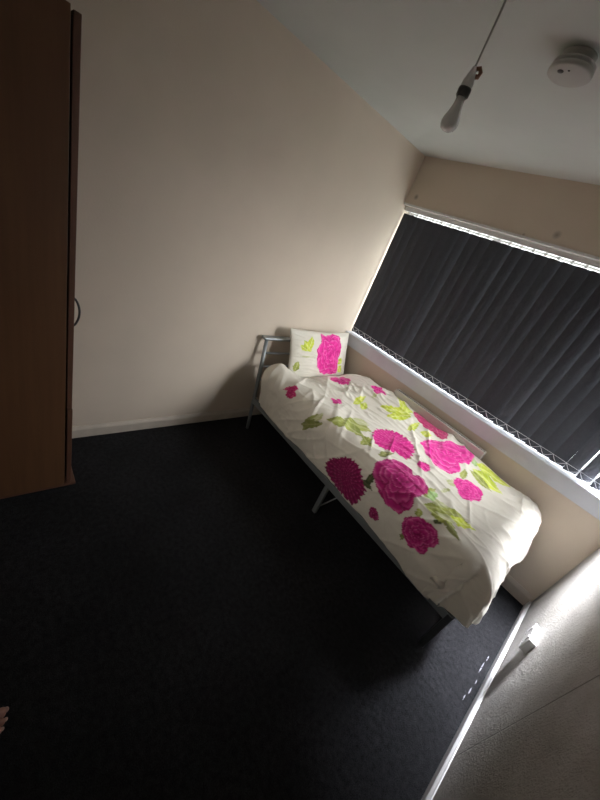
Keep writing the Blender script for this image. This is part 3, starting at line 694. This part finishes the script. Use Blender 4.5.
bm.faces.new((F[0][1], Bk[0][1], Bk[0][0], F[0][0])); bm.faces.new((F[-1][0], Bk[-1][0], Bk[-1][1], F[-1][1]))
rel(obj('front_panel', bm, M['rad']), rad)
rel(obj('top_rail', nb(x0 - .006, x1 + .006, -.096, -.082, .748, .764, .004), M['rad'], smooth=True), rad)
bm = nb(x0, x1, -.082, -.036, .742, .750)
for i in range(40):
    x = x0 + .01 + i * (x1 - x0 - .02) / 39
    box(bm, x - .004, x + .004, -.08, -.04, .750, .753)
rel(obj('top_grille', bm, M['dark_plastic']), rad)
rel(obj('back_panel', nb(x0, x1, -.042, -.026, .18, .756, .004), M['rad']), rad)
rel(obj('end_cap', nb(x1, x1 + .006, -.092, -.028, .18, .758, .002), M['rad']), rad)
rel(obj('end_cap', nb(x0 - .006, x0, -.092, -.028, .18, .758, .002), M['rad']), rad)
for x in (x0 + .1, x1 - .1): rel(obj('wall_bracket', nb(x - .02, x + .02, -.028, 0, .3, .6), M['rad']), rad)
for x in (x0 - .02, x1 + .02):
    bm = tube(bmesh.new(), [(x, -.058, 0), (x, -.058, .2)], .0075, 10)
    rel(obj('pipe', bm, M['steel'], smooth=True), rad)
    rel(obj('valve', lathe(bmesh.new(), [(0, .19), (.012, .19), (.014, .2), (.014, .235), (.01, .245), (0, .245)], x, -.058, 16), M['plastic'], smooth=True), rad)

# ------------------------------------------------------------------ wardrobe
wd = thing('wardrobe', 'tall narrow brown wooden wardrobe seen from its plain side panel, left edge of picture', 'wardrobe', (.21, -2.6, 0))
WX0, WX1, WY0, WY1, WH = .018, .41, -2.93, -2.333, 1.948
def wp(name, bm, mat='wood', smooth=False): return rel(obj(name, bm, M[mat], smooth=smooth), wd)
wp('side_panel', nb(WX1 - .018, WX1, WY0, WY1, .012, WH, .0015))
wp('side_panel', nb(WX0, WX0 + .018, WY0, WY1, .012, WH, .0015))
wp('top_panel', nb(WX0 + .018, WX1 - .018, WY0, WY1, WH - .02, WH - .002))
wp('back_panel', nb(WX0 + .018, WX1 - .018, WY0, WY0 + .006, .05, WH - .02))
wp('shelf', nb(WX0 + .018, WX1 - .018, WY0 + .006, WY1, .515, .533))
wp('base', nb(WX0, WX1 + .001, WY0, WY1 + .052, 0, .016, .003), 'wood_edge')
dr = wp('door', nb(WX0 + .002, WX1 - .001, -2.327, -2.306, .528, 1.94, .002), 'wood_edge')
bm = bmesh.new()
hx = .352
hp = [(hx, -2.306, .935)] + [(hx, -2.306 + .028 * math.sin(PI * (k / 12)) ** .6, .935 + .137 * k / 12) for k in range(1, 12)] + [(hx, -2.306, 1.072)]
tube(bm, hp, .0045, 8)
h = obj('handle', bm, M['dark_plastic'], smooth=True); rel(h, wd); h.parent = dr; h.matrix_parent_inverse = (Matrix.Translation(wd.location) @ dr.matrix_parent_inverse).inverted()
d2 = wp('drawer', nb(WX0 + .002, WX1 - .001, -2.324, -2.303, .03, .520, .002), 'wood_edge')
bm = bmesh.new(); tube(bm, [(hx - .1, -2.303, .3), (hx - .1, -2.283, .3), (hx - .22, -2.283, .3), (hx - .22, -2.303, .3)], .0045, 8)
h = obj('handle', bm, M['dark_plastic'], smooth=True); rel(h, wd); h.parent = d2; h.matrix_parent_inverse = (Matrix.Translation(wd.location) @ d2.matrix_parent_inverse).inverted()

# ------------------------------------------------------------------ pendant lamp
px, py = 1.139, -1.45
DZ = -.018
pd = thing('pendant_lamp', 'bare bulb in a white holder hanging on a short cord from the ceiling', 'lamp', (px, py, HZ))
rel(obj('ceiling_rose', lathe(bmesh.new(), [(0, HZ), (.045, HZ), (.044, HZ - .012), (.03, HZ - .022), (.008, HZ - .026), (0, HZ - .026)], px, py, 28), M['plastic_old'], smooth=True), pd)
rel(obj('cord', tube(bmesh.new(), [(px, py, HZ - .02), (px + .0005, py, 2.2820), (px, py, 2.2126)], .0033, 8), M['plastic_old'], smooth=True), pd)
rel(obj('lamp_holder', lathe(bmesh.new(), [(0, 2.2208), (.006, 2.2208), (.008, 2.2147), (.0125, 2.2004), (.0175, 2.1841), (.0185, 2.1718), (.0185, 2.1678), (0, 2.1678)], px, py, 24), M['plastic'], smooth=True), pd)
rel(obj('collar', lathe(bmesh.new(), [(0, 2.1698), (.0195, 2.1698), (.0200, 2.1637), (.0195, 2.1514), (.016, 2.1474), (0, 2.1474)], px, py, 24), M['dark_plastic'], smooth=True), pd)
rel(obj('bulb', lathe(bmesh.new(), [(0, 2.1484), (.0135, 2.1484), (.0135, 2.1341), (.0155, 2.1239), (.020, 2.1086), (.0255, 2.0953), (.0275, 2.0851), (.0265, 2.0760), (.022, 2.0673), (.014, 2.0622), (.006, 2.0607), (0, 2.0607)], px, py, 28), M['bulb'], smooth=True), pd)
rel(obj('loose_wire', tube(bmesh.new(), [(px + .003, py + .003, 2.2167), (px + .010, py + .012, 2.2227), (px + .015, py + .017, 2.2147), (px + .013, py + .016, 2.2047), (px + .008, py + .010, 2.2027)], .0062, 8), M['copper'], smooth=True), pd)

# ------------------------------------------------------------------ smoke detector
dx, dy = 1.262, -1.130
sd = thing('smoke_detector', 'round white smoke detector fixed to the ceiling right of the bare bulb', 'smoke detector', (dx, dy, HZ))
rel(obj('base_plate', lathe(bmesh.new(), [(0, HZ), (.052, HZ), (.050, HZ - .008), (.044, HZ - .012), (.044, HZ - .022), (0, HZ - .022)], dx, dy, 40), M['plastic_old'], smooth=True), sd)
rel(obj('body', lathe(bmesh.new(), [(0, HZ - .022), (.060, HZ - .022), (.0655, HZ - .026), (.066, HZ - .031), (.062, HZ - .0325), (.062, HZ - .036), (.067, HZ - .0375), (.068, HZ - .044), (.067, HZ - .049), (.063, HZ - .0515), (.03, HZ - .052), (0, HZ - .052)], dx, dy, 48), M['plastic_old'], smooth=True), sd)
rel(obj('test_button', lathe(bmesh.new(), [(0, HZ - .0515), (.010, HZ - .0515), (.009, HZ - .0535), (0, HZ - .054)], dx - .018, dy - .030, 20), M['dark_plastic'], smooth=True), sd)
rel(obj('indicator', lathe(bmesh.new(), [(0, HZ - .0515), (.004, HZ - .0515), (.003, HZ - .0532), (0, HZ - .0535)], dx + .008, dy - .032, 12), M['dark_plastic'], smooth=True), sd)

# ------------------------------------------------------------------ double socket on the right wall
sk = thing('wall_socket', 'white surface-mounted double socket low on the right wall by the baseboard', 'socket', (LX, -.708, .345))
Y0, Y1, Z0, Z1 = -.783, -.637, .303, .387
rel(obj('back_box', nb(LX - .026, LX, Y0 + .002, Y1 - .002, Z0 + .002, Z1 - .002, .003), M['plastic']), sk)
fp = rel(obj('face_plate', nb(LX - .036, LX - .026, Y0, Y1, Z0, Z1, .003), M['plastic']), sk)
def onplate(name, bm, mat):
    o = obj(name, bm, M[mat]); rel(o, sk); o.parent = fp
    o.matrix_parent_inverse = (Matrix.Translation(sk.location) @ fp.matrix_parent_inverse).inverted(); return o
for y in (-.748, -.672):
    onplate('switch', nb(LX - .040, LX - .036, y - .008, y + .008, .357, .377, .001), 'plastic')
    bm = nb(LX - .0365, LX - .0358, y - .004, y + .004, .342, .350)
    box(bm, LX - .0365, LX - .0358, y - .014, y - .008, .318, .324); box(bm, LX - .0365, LX - .0358, y + .008, y + .014, .318, .324)
    onplate('pin_holes', bm, 'dark_plastic')

# ------------------------------------------------------------------ the bare foot at the left edge
def skin_chain(bm, pts, parent=None):
    vs = []
    for p, r in pts:
        v = bm.verts.new(p); vs.append((v, r))
        if parent is not None: bm.edges.new((parent, v))
        parent = v
    return vs
ft = thing('person', 'bare toes of a person poking in over the black carpet at lower left edge', 'person', (1.31, -2.8, 0))
bm = bmesh.new()
rad_map = []
def add(pts, parent=None):
    r = skin_chain(bm, pts, parent); rad_map.extend(r); return r
FXC, FYC = 1.378, -2.722
H = lambda x, y, z: (FXC + x, FYC + y, z)
core = add([(H(-.03, -.15, .045), .030), (H(-.03, -.125, .085), .036), (H(-.022, -.06, .075), .036), (H(-.012, 0, .055), .034), (H(-.004, .045, .036), .030)])
ank = core[1][0]
add([(H(-.032, -.135, .15), .036), (H(-.032, -.14, .26), .046), (H(-.03, -.14, .38), .054), (H(-.03, -.135, .48), .052)], ank)
ball = core[4][0]; mid = core[3][0]
toes = [(-.028, .060, .114, .0165), (-.003, .058, .108, .0125), (.017, .053, .098, .0118), (.034, .045, .086, .011), (.049, .035, .070, .0105)]
tips = []
for (x, y0, y1, r) in toes:
    add([(H(x * .95, y0 - .012, .026), r * 1.15), (H(x, (y0 + y1) / 2, .022), r), (H(x * 1.02, y1 - r, .014), r * .92)], ball)
    tips.append((x * 1.02, y1 - r, r))
bmesh.ops.recalc_face_normals(bm, faces=bm.faces)
me = bpy.data.meshes.new('foot_and_leg'); bm.verts.index_update(); bm.to_mesh(me)
rads = [0] * len(bm.verts)
for v_, r in rad_map: rads[v_.index] = r
root_i = core[2][0].index
bm.free()
fo = link('foot_and_leg', me, M['skin'])
md = fo.modifiers.new('skin', 'SKIN'); md.use_smooth_shade = True
for i, sv in enumerate(me.skin_vertices[0].data):
    sv.radius = (rads[i], rads[i]); sv.use_root = (i == root_i)
md2 = fo.modifiers.new('sub', 'SUBSURF'); md2.levels = 2; md2.render_levels = 2
rel(fo, ft)
for (x, y, r) in tips:
    bm = bmesh.new(); bmesh.ops.create_uvsphere(bm, u_segments=12, v_segments=8, radius=1)
    for v_ in bm.verts: v_.co = Vector((v_.co.x * r * .52, v_.co.y * r * .5, v_.co.z * r * .16)) + Vector(H(x, y + r * .1, .014 + r * .76))
    o = obj('toenail', bm, M['nail'], smooth=True); rel(o, ft); o.parent = fo; o.matrix_parent_inverse = (Matrix.Translation(ft.location) @ fo.matrix_parent_inverse).inverted()
bm = bmesh.new()
tube(bm, [H(-.032, -.137, .11), H(-.032, -.14, .26), H(-.03, -.14, .40), H(-.03, -.135, .56)], [.062, .068, .076, .084], 20)
rel(obj('trouser_leg', bm, M['trouser'], smooth=True), ft)

# ------------------------------------------------------------------ camera (fitted to the photograph)
cam_d = bpy.data.cameras.new('camera'); cam = bpy.data.objects.new('camera', cam_d); COL.objects.link(cam)
R = ((0.59010582, 0.73137384, 0.34185878), (0.5671335, -0.07417433, -0.82027908), (-0.57457351, 0.67793102, -0.45855731))
X, Yd, Zf = (Vector(r) for r in R)
mat = Matrix((X, -Yd, -Zf)).transposed().to_4x4()
mat.translation = Vector((1.95278725, -2.56541885, 1.67173178))
cam.matrix_world = mat
cam_d.sensor_fit = 'VERTICAL'; cam_d.sensor_height = 36; cam_d.lens = 325.3093 / 800 * 36
cam_d.clip_start = .02
sc.camera = cam

# ------------------------------------------------------------------ light
w = bpy.data.worlds.new('overcast'); sc.world = w; w.use_nodes = True
nt = w.node_tree; bg = nt.nodes['Background']
tc = nt.nodes.new('ShaderNodeTexCoord'); sp_ = nt.nodes.new('ShaderNodeSeparateXYZ'); rp = nt.nodes.new('ShaderNodeValToRGB')
nt.links.new(tc.outputs['Generated'], sp_.inputs[0]); nt.links.new(sp_.outputs['Z'], rp.inputs[0])
rp.color_ramp.elements[0].color = (.35, .36, .35, 1); rp.color_ramp.elements[1].color = (.95, .95, .96, 1)
rp.color_ramp.elements[1].position = .35
nt.links.new(rp.outputs[0], bg.inputs['Color']); bg.inputs['Strength'].default_value = 18.0

def area(name, loc, to, sx, sy, power, col=(1, 1, 1), portal=False, spread=180):
    l = bpy.data.lights.new(name, 'AREA'); l.shape = 'RECTANGLE'; l.size = sx; l.size_y = sy; l.energy = power; l.color = col
    l.spread = math.radians(spread)
    o = bpy.data.objects.new(name, l); COL.objects.link(o); o.location = loc
    o.rotation_euler = (Vector(to) - Vector(loc)).to_track_quat('-Z', 'Y').to_euler()
    if portal: l.cycles.is_portal = True
    return o
area('window_portal', (LX / 2, .2, 1.5), (LX / 2, -1, 1.5), 2.3, 1.1, 1, portal=True)

area('daylight_through_open_slats', (2.26, -.035, 1.6), (1.05, -.80, .75), .16, .9, 7, (.96, .98, 1), spread=78)
area('daylight_onto_right_wall', (2.27, -.04, 1.25), (2.393, -.62, .1), .14, .6, 18, (.90, .92, 1), spread=56)
area('added_fill_by_front_wall', (1.45, YD + .03, 1.15), (.95, -.6, .55), .8, 1.6, 3.0, (1, .93, .84), spread=72)  # added fill lamp lifting the bed's near side; the front wall has no doorway

sc.view_settings.view_transform = 'Standard'
sc.view_settings.look = 'None'
sc.view_settings.exposure = 0
